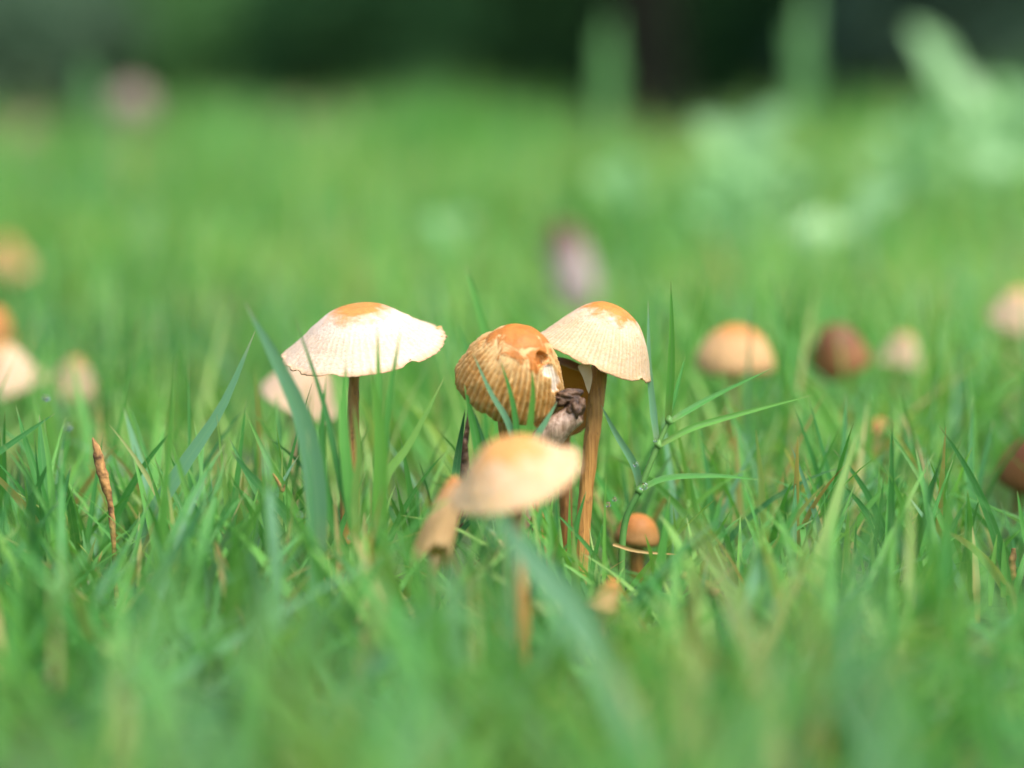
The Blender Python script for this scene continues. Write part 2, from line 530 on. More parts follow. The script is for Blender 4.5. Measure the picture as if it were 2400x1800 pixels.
def build_bush(x, y, rx, h, label, seed, mat, per=6500, leaf=0.085):
    rng = np.random.default_rng(seed)
    t = thing('bush', (x, y, 0), label, 'bush', 'bushes along the shaded edge of the lawn')
    for i in range(5):
        az = rng.uniform(0, 6.28)
        V, F = tube([(x, y, 0), (x + .3 * rx * math.cos(az), y + .3 * rx * math.sin(az), h * .5),
                     (x + .55 * rx * math.cos(az), y + .55 * rx * math.sin(az), h * .85)], [0.02, 0.014, 0.005], 6, 8)
        obj('branch', V, F, M['bark'], t)
    blobs = []
    for i in range(10):
        az = rng.uniform(0, 6.28); q = rng.uniform(0.15, 0.75) * rx
        blobs.append(((x + q * math.cos(az), y + q * math.sin(az), h * rng.uniform(0.2, 0.75)), (rx * .42, rx * .42, h * .32)))
    pts = crown_points(blobs, per, rng)
    pts = pts[pts[:, 2] > 0.02]
    V, F, tint = leaf_cloud(pts, leaf, rng)
    obj('foliage', V, F, mat, t, {'tint': tint}, smooth=False)

def xd(px, d): return (px - OCX) / FPX * d
TREE = (xd(1480, 7.6), 7.6)
build_tree(TREE[0], TREE[1], 6.5, 'big dark tree with low spreading crown and thick bark trunk', 2.7, 1.7, 5, 0.12, 2200, 0.17)
build_tree(-5.2, 18.0, 8.0, 'tall dense tree behind the grey green bush', 4.2, 1.6, 6, 0.2, 900, 0.2)
build_tree(6.0, 18.5, 8.5, 'tall dense tree beyond the pale broadleaf weeds', 4.4, 1.6, 7, 0.2, 900, 0.2)
build_tree(0.6, 21.5, 9.0, 'tree closing the view behind the thick trunk', 5.0, 1.6, 8, 0.22, 800, 0.22)
def tree_shade_sheet():  # dark soil-coloured sheet painted in for the shade under the tree
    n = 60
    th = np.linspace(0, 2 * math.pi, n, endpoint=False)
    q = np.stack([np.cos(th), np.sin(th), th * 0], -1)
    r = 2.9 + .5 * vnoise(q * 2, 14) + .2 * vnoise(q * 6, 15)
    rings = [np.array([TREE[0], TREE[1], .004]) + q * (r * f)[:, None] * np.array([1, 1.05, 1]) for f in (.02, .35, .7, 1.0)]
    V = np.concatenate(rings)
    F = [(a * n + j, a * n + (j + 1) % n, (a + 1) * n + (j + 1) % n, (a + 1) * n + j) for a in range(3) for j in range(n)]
    tag(obj('tree_shade_sheet', V, F, blotch_material('tree_shade_sheet', (0.020, 0.016, 0.010), (0.055, 0.042, 0.026), 9, .95, .8, .02)),
        'dark sheet painting in the shade around the foot of the big tree', 'earth', kind='structure')
tree_shade_sheet()
BUSH = [(-20, 14.0, 1.15, 1.2, 'grey green bush at the end of the shaded lawn', 'bush_leaf_grey'),
        (470, 14.6, 1.1, 1.1, 'low mid green bush beside the grey green one', 'bush_leaf_light'),
        (790, 9.8, 0.55, 0.55, 'rounded low bush facing the mushrooms', 'bush_leaf_light'),
        (1090, 12.8, 0.9, 1.3, 'deep green bush just beside the thick tree trunk', 'bush_leaf'),
        (1500, 13.0, 0.9, 1.4, 'dark bush standing behind the thick tree trunk', 'bush_leaf'),
        (1880, 11.5, 0.8, 1.1, 'dark bush behind the upright weed spike', 'bush_leaf'),
        (2330, 10.0, 0.75, 1.0, 'bush behind the tall arching weed leaves', 'bush_leaf_grey'),
        (2800, 12.0, 0.9, 1.2, 'bush at the far end of the shaded row beyond the weeds', 'bush_leaf'),
        (-600, 12.0, 0.9, 1.2, 'bush at the other end of the row past the grey green bush', 'bush_leaf')]
for i in range(9):
    BUSH.append((-2300 + 880 * i + random.uniform(-150, 150), 17.5 + random.uniform(-1, 1.5), 1.7, 2.5 + random.uniform(-.3, .4),
                 'tall shadowy bush in the back row beyond the trees', 'bush_leaf'))
for i, (px, d, rx, h, lb, mt) in enumerate(BUSH):
    build_bush(xd(px, d), d, rx, h, lb, 40 + i, M[mt], *((2400, .16) if d > 15 else ()))

# ------------------------------------------------------------------ blades
def blade(pts, w, side=None, fold=0.16, n=14, tip=1.0, base_w=0.55, tint=0.3, twist=0.0, tint_tip=None, face=None):
    """ribbon leaf with a V fold: pts base -> tip (world), w = full width in m"""
    c = spline(pts, n)
    T = np.gradient(c, axis=0); T /= np.linalg.norm(T, axis=1)[:, None] + 1e-12
    if side is None:
        f = np.array([random.uniform(-.45, .45), -1.0, random.uniform(0.0, .6)]) if face is None else np.array([0.0, -1.0, face])
        S = np.cross(T, f)
    else:
        S = np.tile(np.array(side, float), (n, 1))
        S = S - T * np.sum(S * T, axis=1)[:, None]
    S /= np.linalg.norm(S, axis=1)[:, None] + 1e-12
    N = np.cross(S, T)
    s = np.linspace(0, 1, n)
    if twist:
        a = twist * s
        S, N = S * np.cos(a)[:, None] + N * np.sin(a)[:, None], N * np.cos(a)[:, None] - S * np.sin(a)[:, None]
    prof = (base_w + (1 - base_w) * np.clip(s / 0.30, 0, 1)) * np.clip(1 - s ** 2.2, 0, 1) ** (0.9 * tip)
    prof = np.maximum(prof, 0.03)
    hw = (0.5 * w * prof)[:, None]
    a = c - S * hw + N * hw * fold * 2
    b = c + S * hw + N * hw * fold * 2
    V = np.stack([a, c, b], 1).reshape(-1, 3)
    i = np.arange(n - 1)[:, None] * 3
    F = np.concatenate([i + np.array([[0, 1, 4, 3]]), i + np.array([[1, 2, 5, 4]])])
    tt = np.full(n, tint) if tint_tip is None else tint + (tint_tip - tint) * np.clip((s - .5) * 2, 0, 1)
    return V, F, {'v': np.repeat(s, 3), 'u': np.tile([0, .5, 1], n), 'tint': np.repeat(tt, 3)}
def px_blade(parent, pix, wpx, d, tint=0.3, dd=0.0, mat='grass', name='blade', tint_tip=None, **kw):
    """pix: list of photograph pixels base -> tip"""
    k = len(pix)
    pts = [P(x, y, d + dd * i / max(1, k - 1)) for i, (x, y) in enumerate(pix)]
    V, F, at = blade(pts, 1.22 * wpx / FPX * d, tint=tint, tint_tip=tint_tip, **kw)
    return obj(name, V, F, M[mat], parent, at, loc=None if parent is not None else pts[0])
def shoot(x, d, label, blades, group=None, name='grass_shoot'):
    """one grass plant; blades = (pixel list base->tip, width px, tint, depth change)"""
    t = thing(name, G(x, d), label, 'grass', group)
    for b in blades:
        pix, w, tint = b[0], b[1], b[2]
        px_blade(t, pix, w, d, tint, b[3] if len(b) > 3 else 0.0, tint_tip=b[4] if len(b) > 4 else None, face=.25 if len(b) > 5 else None)
    return t

# ------------------------------------------------------------------ mushrooms
def cap_frame(roll, tilt):
    a = Vector((math.sin(roll), -math.sin(tilt) * math.cos(roll), math.cos(tilt) * math.cos(roll))).normalized()
    e1 = (Vector((1, 0, 0)) - a * a.x).normalized()
    e2 = a.cross(e1)
    return np.array(a), np.array(e1), np.array(e2)
def build_cap(parent, C, R, h, prof, roll, tilt, mat, seed=1, nth=120, nt=40, ribs=0, rib_amp=0.0, rib_t=0.5,
              lobes=9, wave=0.03, warp=None, thick=0.07, bumps=0.01, gill_mat='gill_pale', gills=36, crater=None, frame=None, tear=0.0):
    a, e1, e2 = frame if frame is not None else cap_frame(R_(roll), R_(tilt))
    t = np.linspace(0.0, 1.0, nt)
    pr = spline(prof, 200)
    s = np.concatenate([[0], np.cumsum(np.linalg.norm(np.diff(pr, axis=0), axis=1))]); s /= s[-1]
    r = np.interp(t, s, pr[:, 0]); z = np.interp(t, s, pr[:, 1])
    th = np.linspace(0, 2 * math.pi, nth, endpoint=False)
    TT, TH = np.meshgrid(t, th, indexing='ij')
    rr = np.repeat(r[:, None], nth, 1); zz = np.repeat(z[:, None], nth, 1)
    g = np.random.default_rng(seed)
    ph = g.uniform(0, 6.28, 6)
    edge = TT ** 3
    ruffle = np.sin(lobes * TH + ph[0]) * .5 + np.sin((lobes * 2 + 1) * TH + ph[1]) * .25 + np.sin(3 * TH + ph[2]) * .5 + np.sin(2 * TH + ph[3]) * .4
    rr = rr * (1 + wave * 0.7 * edge * ruffle)
    zz = zz + wave * edge * (np.sin(2 * TH + ph[4]) + 0.6 * ruffle)
    if tear:
        zz = zz + tear * np.clip(TT - 0.93, 0, 1) / 0.07 * np.clip(vnoise(np.stack([np.cos(TH) * 9, np.sin(TH) * 9, TT * 0], -1), seed + 3), 0, 1)
    if warp is not None:
        dr, dz = warp(TH, TT)
        rr = rr + dr; zz = zz + dz
    rib = np.zeros_like(rr)
    if ribs:
        wob = 0.35 * vnoise(np.stack([np.cos(TH) * 3, np.sin(TH) * 3, TT * 6], -1), seed + 9)
        rib = 0.5 + 0.5 * np.sin(ribs * TH + 2.2 * wob)
        zone = np.clip((TT - rib_t + 0.12) / 0.2, 0, 1)
        gran = vnoise(np.stack([np.cos(TH) * 30, np.sin(TH) * 30, TT * 34], -1), seed + 5)
        disp = zone * rib_amp * ((rib - 0.5) * (1 + .5 * vnoise(np.stack([np.cos(TH) * 6, np.sin(TH) * 6, TT * 9], -1), seed + 21)) + 0.22 * gran)
        rr = rr + disp
        zz = zz + disp * 0.4
    nb = vnoise(np.stack([rr * np.cos(TH) * 5, rr * np.sin(TH) * 5, zz * 4], -1), seed + 7)
    rr = rr * (1 + bumps * nb); zz = zz + bumps * nb * 0.6
    flesh = np.zeros_like(rr)
    push = np.zeros_like(rr)
    if crater:
        for (th0, t0, w, hgt, depth, fl) in crater:
            dth = np.angle(np.exp(1j * (TH - th0)))
            q = np.hypot(dth / w, (TT - t0) / hgt) + 0.18 * vnoise(np.stack([TH * 9, TT * 14, TT * 0], -1), seed + 13)
            m = np.clip((1.0 - q) / 0.22, 0, 1)
            push = np.maximum(push, m * depth)
            flesh = np.maximum(flesh, m * fl)
    def to_world(rq, zq):
        return np.array(C) + R * rq[..., None] * (np.cos(TH)[..., None] * e1 + np.sin(TH)[..., None] * e2) + h * zq[..., None] * a
    outer = to_world(rr * (1 - push), zz - push * 0.35)
    # inner skin, closed to the outer one at the rim
    inset = thick * (1 - 0.75 * TT ** 6)
    inner = to_world(np.maximum(rr - inset * (0.25 + 0.75 * TT) - push, 0), zz - inset * (R / h) * (1.25 - TT))
    V = np.concatenate([outer.reshape(-1, 3), inner.reshape(-1, 3)])
    off = nt * nth
    idx = np.arange(off).reshape(nt, nth)
    q0, q1 = idx[:-1], idx[1:]
    q0n, q1n = np.roll(q0, -1, 1), np.roll(q1, -1, 1)
    Fo = np.stack([q0, q1, q1n, q0n], -1).reshape(-1, 4)
    Fi = np.stack([q0, q0n, q1n, q1], -1).reshape(-1, 4) + off
    l0 = idx[-1]; l1 = np.roll(l0, -1)
    Fr = np.stack([l0, l0 + off, l1 + off, l1], -1)
    F = np.concatenate([Fo, Fi, Fr])
    at = {'t': np.concatenate([TT.ravel(), np.ones(off) * 0.95]), 'rib': np.concatenate([rib.ravel(), np.ones(off)]),
          'flesh': np.concatenate([flesh.ravel(), np.zeros(off)]),
          'inside': np.concatenate([np.zeros(off), np.ones(off)])}
    cap = obj('cap', V, F, mat, parent, at)
    if gills:
        GV, GF = [], []
        js = np.linspace(nt * 0.16, nt - 2, 9).astype(int)
        for gk in range(gills):
            j = int(gk * nth / gills) % nth
            for side in (0, 1):
                pass
            b0 = len(GV)
            for i in js:
                p = inner[i, j]
                f = i / nt
                dep = R * 0.16 * math.sin(math.pi * min(1, 0.12 + f * 0.9)) + R * 0.01
                w = R * 0.012
                tang = -math.sin(th[j]) * e1 + math.cos(th[j]) * e2
                GV += [p - tang * w + a * R * 0.01, p + tang * w + a * R * 0.01, p - a * dep]
            for q in range(len(js) - 1):
                x0 = b0 + q * 3; x1 = x0 + 3
                GF += [(x0, x1, x1 + 2, x0 + 2), (x0 + 2, x1 + 2, x1 + 1, x0 + 1)]
        obj('gills', GV, GF, M[gill_mat], parent, smooth=False)
    return cap, (a, e1, e2)
def build_stem(parent, pts, rad, mat='stem', seed=0, seg=18, n=40):
    V, F = tube(pts, rad, seg, n, 0.07, seed)
    return obj('stem', V, F, M[mat], parent)

PROF_WIDE = [(0, 1), (.20, .985), (.36, .89), (.54, .65), (.71, .40), (.87, .19), (1, .03)]
PROF_BELL = [(0, 1), (.20, .975), (.42, .84), (.60, .62), (.77, .36), (.90, .15), (1, 0)]
PROF_DOME = [(0, 1), (.26, .965), (.52, .85), (.76, .64), (.93, .38), (1.0, .15), (.965, 0)]
PROF_BUTTON = [(0, 1), (.4, .93), (.75, .68), (.97, .32), (1.0, .10), (.9, 0)]
MUSH = 'mushrooms growing in the lawn'

# wide pale cap
t = thing('mushroom', G(818, .470), 'wide pale umbrella mushroom with orange brown centre on a slim amber stem', 'mushroom', MUSH)
C = P(850, 823, .470)
build_cap(t, C, .01535, .0084, PROF_WIDE, -6, 12, M['cap_wide'], 3, 160, 44, ribs=58, rib_amp=0.020, rib_t=.45, lobes=11, wave=.030, tear=.10,
          warp=lambda th, t: (0.02 * t * np.cos(th), 0.05 * t ** 4 * np.cos(th)))
build_stem(t, [P(833, 800, .4705), P(829, 900, .4705), P(824, 1040, .470), P(820, 1130, .470), G(818, .470, -.002)],
           [.0008, .00095, .00135, .0018, .0014], 'stem', 3)

# bell cap on the tall stem
t = thing('mushroom', G(1356, .467), 'creamy bell shaped mushroom with orange tip on the tallest amber stem', 'mushroom', MUSH)
C = P(1386, 842, .467)
build_cap(t, C, .0113, .0107, PROF_BELL, 19, 4, M['cap_bell'], 8, 170, 48, ribs=70, rib_amp=0.014, rib_t=.5, lobes=9, wave=.022, tear=.09, thick=.06,
          warp=lambda th, t: (0.10 * np.sin(np.pi * t) ** 1.2 * np.clip(np.cos(th), 0, 1) - 0.04 * np.sin(np.pi * t) * np.clip(-np.cos(th), 0, 1),
                              0.07 * t ** 5 * np.clip(-np.cos(th), 0, 1)))
build_stem(t, [P(1408, 800, .468), P(1402, 890, .4675), P(1388, 1020, .467), P(1374, 1150, .467), P(1364, 1280, .467), G(1356, .467, -.002)],
           [.0013, .0016, .00145, .0013, .00135, .0015], 'stem', 4)

fp = [P(1366, 852, .4590), P(1376, 880, .4595), P(1380, 922, .4605)]
FV, FF, FA = blade(fp, .0022, side=(0.9, 0.1, 0.3), fold=-.22, n=12, base_w=1.0)
FV2 = np.concatenate([FV, FV + np.array([0, .0006, 0])])
obj('torn_flap', FV2, np.concatenate([FF, FF[:, ::-1] + len(FV)]), M['flap'], t)

# ribbed egg cap with the gnawed hole
t = thing('mushroom', G(1275, .458), 'ribbed amber egg shaped mushroom with a gnawed hole and peeling orange crown', 'mushroom', MUSH)
C = P(1186, 926, .455)
build_cap(t, C, .0094, .0136, PROF_DOME, 14, 24, M['cap_ribbed'], 17, 300, 90, ribs=50, rib_amp=0.050, rib_t=.50, lobes=7, wave=.026, bumps=.024, thick=.08, tear=.04,
          crater=[(R_(-48), .40, .30, .085, .18, 0.0), (R_(-40), .53, .24, .07, .05, 1.0), (R_(-30), .64, .20, .10, .04, 1.0)])
build_stem(t, [P(1192, 905, .456), P(1186, 1000, .456), P(1215, 1110, .457), P(1262, 1230, .458), G(1275, .458, -.002)],
           [.0013, .0014, .0014, .0013, .0014], 'stem', 5)

# blurred cap in front
t = thing('mushroom', G(1228, .388), 'soft tan mushroom with one upturned rim below the ribbed egg shaped one', 'mushroom', MUSH)
C = P(1207, 1135, .388)
build_cap(t, C, .0103, .0072, PROF_BELL, -13, 15, M['cap_soft'], 21, 110, 36, lobes=5, wave=.05, bumps=.03,
          warp=lambda th, t: (0.02 * t * np.cos(th), 0.28 * t ** 6 * np.clip(np.cos(th - 0.2), 0, 1) ** 2 + .06 * np.sin(np.pi * t) * np.cos(th)))
build_stem(t, [P(1211, 1110, .388), P(1213, 1230, .388), P(1216, 1330, .387), P(1222, 1450, .387), G(1228, .388, -.002)],
           [.0009, .00095, .00105, .0012, .0012], 'stem', 6)

# collapsed cap, hollow side to the camera, behind the ribbed one
t = thing('mushroom', G(1330, .476), 'collapsed cream mushroom showing its hollow amber underside beside the tall stem', 'mushroom', MUSH)
C = P(1306, 936, .471)
ax = np.array(Vector((0.30, 0.90, 0.30)).normalized())
e1 = np.array(Vector((0.50, -0.05, -0.75)).normalized()); e1 = e1 - ax * e1.dot(ax); e1 /= np.linalg.norm(e1)
build_cap(t, C, .0077, .0080, PROF_DOME, 0, 0, M['cap_hollow'], 31, 110, 30, lobes=6, wave=.05,
          frame=(ax, e1, np.cross(ax, e1)), gills=0, thick=.10)
build_stem(t, [P(1330, 990, .479), P(1322, 1040, .481), P(1325, 1150, .477), G(1330, .476, -.002)], [.0011, .0012, .0012, .0012], 'stem_dark', 7)

# dark rotting mushroom leaning across
t = thing('rotting_mushroom', G(1225, .452), 'rotting dark brown mushroom with slimy grey stem leaning past the ribbed one', 'mushroom')
build_stem(t, [G(1212, .452, -.002), P(1225, 1160, .452), P(1262, 1055, .451), P(1300, 1010, .450), P(1352, 968, .450)], [.0016, .0018, .0023, .0025, .0019], 'stem_slimy', 8, 20, 40)
def blob(C, r, seed, amp, nu=30, nv=22, squash=(1, 1, 1)):
    u = np.linspace(0, 2 * math.pi, nu, endpoint=False); v = np.linspace(0, math.pi, nv)
    VV, UU = np.meshgrid(v, u, indexing='ij')
    q = np.stack([np.sin(VV) * np.cos(UU), np.sin(VV) * np.sin(UU), np.cos(VV)], -1)
    k = 1 + amp * vnoise(q * 2.1, seed) + amp * .6 * vnoise(q * 5.5, seed + 1)
    V = np.array(C) + q * k[..., None] * r * np.array(squash)
    idx = np.arange(nu * nv).reshape(nv, nu)
    a, b = idx[:-1], idx[1:]
    F = np.stack([a, b, np.roll(b, -1, 1), np.roll(a, -1, 1)], -1).reshape(-1, 4)
    return V.reshape(-1, 3), F
V1, F1 = blob(P(1352, 958, .449), .0017, 4, .34, 44, 32, (1.0, .8, 1.2))
V2, F2 = blob(P(1325, 932, .450), .0016, 9, .40, 44, 32, (1.5, .8, .75))
obj('cap', np.concatenate([V1, V2]), np.concatenate([F1, F2 + len(V1)]), M['rotten'], t)

# drooping folded cap beside the front mushroom
t = thing('mushroom', G(1000, .415), 'folded drooping tan mushroom hanging beside the soft tan cap', 'mushroom', MUSH)
ax = np.array(Vector((0.30, 0.25, 0.92)).normalized()); e1 = np.array([1.0, 0, 0]); e1 = e1 - ax * e1.dot(ax); e1 /= np.linalg.norm(e1)
C = P(1012, 1300, .412)
build_cap(t, C, .0030, .0135, [(0, 1), (.35, .9), (.6, .68), (.85, .36), (.95, .15), (1, 0)], 0, 0, M['cap_tan'], 33, 80, 26, lobes=4, wave=.14, bumps=.06,
          frame=(ax, e1, np.cross(ax, e1)), gills=0, thick=.08)
build_stem(t, [P(1045, 1150, .418), P(1020, 1260, .420), G(1000, .415, -.002)], [.0008, .0010, .0010], 'stem_pale', 9)

# small button
t = thing('mushroom', G(1492, .492), 'small orange button mushroom low in the grass near the branching sprig', 'mushroom', MUSH)
build_cap(t, P(1492, 1272, .492), .0044, .0056, PROF_BUTTON, 4, 4, M['cap_orange'], 41, 70, 24, lobes=4, wave=.02, gills=28, gill_mat='gill')
build_stem(t, [P(1492, 1250, .492), P(1493, 1300, .492), G(1492, .492, -.002)], [.0012, .0013, .0014], 'stem_dark', 10)
t = thing('mushroom', G(1412, .405), 'tiny ochre mushroom almost buried in the grass', 'mushroom', MUSH)
build_cap(t, P(1412, 1425, .405), .0027, .0048, PROF_BELL, 24, 5, M['cap_tan'], 43, 60, 20, lobes=4, wave=.03, gills=20)
build_stem(t, [P(1412, 1400, .405), G(1412, .405, -.002)], [.0008, .0010], 'stem_pale', 11)

# mushrooms out of focus around and behind
def bg_mush(x, y, wpx, hpx, d, roll, tilt, mat, label, stem='stem', seed=50, prof=PROF_WIDE, gills=24, stem_w=.11, stem_dx=0):
    t = thing('mushroom', G(x + stem_dx, d), label, 'mushroom', MUSH)
    R = wpx / 2 / FPX * d
    h = hpx / FPX * d
    C = P(x, y + hpx / 2, d)
    build_cap(t, C, R, h, prof, roll, tilt, M[mat], seed, 72, 24, lobes=5, wave=.05, bumps=.02, gills=gills)
    a, _, _ = cap_frame(R_(roll), R_(tilt))
    top = np.array(C) + a * h * .55
    build_stem(t, [Vector(top), Vector(np.array(C) - a * h * .3), G(x + stem_dx, d, -.003)], [R * stem_w * .8, R * stem_w, R * stem_w * 1.15], stem, seed, 12, 16)
bg_mush(700, 885, 190, 105, .560, 22, 18, 'cap_pale', 'pale mushroom hidden behind the wide umbrella mushroom', 'stem_pale', 51, PROF_BELL)
bg_mush(18, 852, 185, 105, .650, -10, 14, 'cap_pale', 'pale broad mushroom with orange top beyond the grass beside the dry spike', 'stem', 52)
bg_mush(168, 872, 110, 80, .680, 14, 20, 'cap_pale', 'smaller pale tilted mushroom close beside the broad pale one', 'stem', 53, PROF_BELL)
bg_mush(-30, 760, 120, 90, .680, 10, 6, 'cap_orange', 'orange mushroom standing behind the broad pale pair', 'stem', 54, PROF_DOME)
bg_mush(10, 592, 125, 70, 1.10, 8, 20, 'cap_tan', 'yellowish tan mushroom alone in the bright mid lawn', 'stem_pale', 55)
bg_mush(1722, 812, 185, 105, .600, 4, 6, 'cap_tan', 'rounded cream and tan mushroom just beyond the branching sprig', 'stem', 56, PROF_DOME)
bg_mush(1975, 812, 140, 115, .640, -14, 4, 'cap_brown', 'dark red brown mushroom on an orange stem', 'stem', 57, PROF_DOME)
bg_mush(2112, 815, 115, 70, .690, 6, 8, 'cap_pale', 'small pale mushroom next to the dark red brown one', 'stem_pale', 58)
bg_mush(2375, 716, 125, 85, .720, 10, 14, 'cap_pale', 'pale tilted mushroom standing higher than the dark red brown one', 'stem_pale', 59, PROF_BELL)
bg_mush(2395, 1065, 130, 125, .545, 12, 30, 'cap_brown', 'rusty brown mushroom low in the grass beneath the pale tilted one', 'stem_dark', 60, PROF_DOME)
bg_mush(2075, 1010, 95, 70, .570, -20, 10, 'cap_tan', 'tan mushroom at the foot of the dark red brown one', 'stem', 61, PROF_BELL)
bg_mush(305, 232, 120, 80, 1.75, 8, 10, 'cap_dull', 'dull pinkish mushroom at the far edge of the bright lawn', 'stem_pale', 62, PROF_DOME)
# closed pinkish column mushroom with dark patch
t = thing('mushroom', G(1342, 1.02), 'closed greyish pink mushroom with dark red top behind the bell shaped one', 'mushroom', MUSH)
C = P(1356, 715, 1.02)
build_cap(t, C, .0088, .0335, [(0, 1), (.45, .95), (.78, .78), (.98, .45), (1.0, .18), (.88, 0)], -12, 2, M['cap_pink'], 63, 60, 30, lobes=4, wave=.03, gills=0,
          warp=lambda th, t: (0 * th, 0 * th))
build_stem(t, [P(1348, 670, 1.02), G(1342, 1.02, -.003)], [.005, .0055], 'stem_pale', 12)

# ------------------------------------------------------------------ named grass plants near the plane of focus
shoot(296, .459, 'broad blue green blade rising tall and straight beside the dry brown spike',
      [([(296, 1400), (345, 1235), (428, 1095), (520, 955), (598, 776)], 34, .03, .0, None, 1)])
shoot(742, .432, 'long pale blue green blade arching past the wide umbrella mushroom',
      [([(742, 1400), (742, 1180), (715, 1000), (650, 850), (572, 706)], 46, .03, -.008, None, 1)])
shoot(120, .452, 'fan of thin green blades with crossing tips next to the dry brown spike',
      [([(135, 1340), (108, 1190), (68, 1060), (37, 950)], 20, .30, .004), ([(-40, 1085), (40, 1030), (130, 968)], 13, .18, .002),
       ([(120, 1330), (112, 1190), (98, 1070), (92, 972)], 24, .22, .006), ([(40, 1290), (78, 1170), (120, 1072)], 18, .20, -.004),
       ([(132, 1330), (142, 1200), (166, 1092)], 22, .15, .002)])
shoot(352, .480, 'pair of soft green blades opening in a V behind the broad blue green blade',
      [([(350, 1350), (350, 1190), (322, 1070), (290, 955)], 26, .04, .01), ([(350, 1350), (356, 1180), (370, 1080), (389, 985)], 20, .42, .01)])
shoot(700, .452, 'spray of leaning blades beneath the long pale blue green blade',
      [([(735, 1330), (690, 1190), (625, 1070), (575, 965)], 17, .52, .004), ([(720, 1340), (640, 1215), (580, 1110), (536, 1024)], 18, .25, .006),
       ([(720, 1330), (680, 1220), (600, 1130), (540, 1055)], 25, .14, -.004), ([(660, 1380), (632, 1250), (604, 1144)], 22, .10, -.003),
       ([(700, 1350), (660, 1290), (590, 1180), (545, 1135)], 17, .45, .01)])
shoot(520, .450, 'two upright pale blades with sharp tips below the leaning spray',
      [([(505, 1430), (506, 1280), (508, 1172)], 15, .50, .0), ([(525, 1430), (532, 1310), (550, 1204)], 30, .03, -.006)])
shoot(690, .447, 'bright arching blade lying low below the leaning spray',
      [([(720, 1380), (640, 1325), (590, 1290), (545, 1272)], 13, .45, .0)])
shoot(885, .432, 'clump of bright blades standing in front of the umbrella mushroom stem',
      [([(868, 1400), (884, 1150), (888, 950), (884, 760)], 22, .42, .0), ([(880, 1400), (895, 1120), (915, 930), (938, 775)], 20, .36, .0),
       ([(860, 1400), (800, 1130), (760, 950), (690, 740)], 16, .15, .004), ([(850, 1400), (815, 1120), (805, 980), (812, 850)], 26, .40, .003),
       ([(900, 1400), (893, 1190), (890, 1000), (868, 860)], 34, .55, -.004), ([(840, 1400), (770, 1180), (756, 1020), (765, 880)], 20, .30, .006),
       ([(842, 1400), (835, 1180), (842, 1060), (828, 945)], 20, .70, -.006)])
shoot(900, .448, 'yellowish blunt blade leaning away from the umbrella mushroom',
      [([(860, 1330), (900, 1130), (960, 1040), (1042, 884)], 21, .62, .0)])
shoot(1212, .444, 'blades fanned out in front of the ribbed egg shaped mushroom',
      [([(1245, 1210), (1198, 1010), (1150, 920), (1108, 828)], 14, .04, .0), ([(1228, 1200), (1210, 1000), (1196, 920), (1174, 848)], 13, .26, -.001),
       ([(1225, 1200), (1240, 1020), (1249, 930), (1247, 865)], 15, .44, -.003), ([(1215, 1190), (1250, 1045), (1282, 985), (1306, 942)], 16, .04, .001)])
shoot(1122, .448, 'dark green blades beside the ribbed egg shaped mushroom',
      [([(1150, 1220), (1122, 1060), (1105, 980), (1088, 900)], 22, .33, .0), ([(1170, 1200), (1140, 1060), (1108, 955)], 12, .10, .0),
       ([(1060, 1200), (1072, 1080), (1090, 960)], 18, .12, .012)])
shoot(1150, .505, 'soft upright blade rising behind the ribbed egg shaped mushroom',
      [([(1180, 1300), (1160, 900), (1125, 735), (1090, 620)], 26, .40, .0), ([(1150, 1300), (1135, 950), (1100, 830), (1066, 745)], 14, .25, .0)])

# branching sprig beside the tall bell mushroom
t = thing('grass_sprig', G(1455, .465), 'branching grass sprig with jointed stem and long side leaves beside the bell shaped mushroom', 'grass')
V, F = tube([G(1455, .465, -.001), P(1462, 1240, .465), P(1498, 1150, .465), P(1542, 1044, .465), P(1568, 985, .465)], [.0007, .00062, .0006, .0005, .0004], 10, 30)
obj('stalk', V, F, M['weed_stem'], t, {'tint': np.full(len(V), .3)})
for (pix, w, ti, dd, tt) in [
        ([(1566, 985), (1573, 880), (1575, 780), (1572, 657)], 17, .42, -.004, None),
        ([(1569, 985), (1588, 905), (1606, 836)], 9, .30, .003, None),
        ([(1570, 988), (1620, 958), (1690, 920), (1812, 862)], 13, .32, .006, None),
        ([(1544, 1044), (1618, 1004), (1690, 982), (1790, 955), (1904, 926)], 14, .50, .004, None),
        ([(1540, 1040), (1530, 960), (1521, 850), (1519, 704)], 15, .03, .004, None),
        ([(1500, 1150), (1560, 1122), (1680, 1116), (1786, 1125)], 13, .34, .004, None),
        ([(1500, 1146), (1486, 1090), (1442, 1015), (1408, 948)], 17, .03, -.003, .0)]:
    px_blade(t, pix, w, .465, ti, dd, tint_tip=tt, fold=.3, base_w=.7)
for (x, y) in [(1497, 1150), (1543, 1043), (1568, 986)]:
    V, F = blob(P(x, y, .4648), .00064, 3, .2, 14, 10, (1, 1, 1.5))
    obj('joint', V, F, M['weed_stem'], t, {'tint': np.full(len(V), .6)})

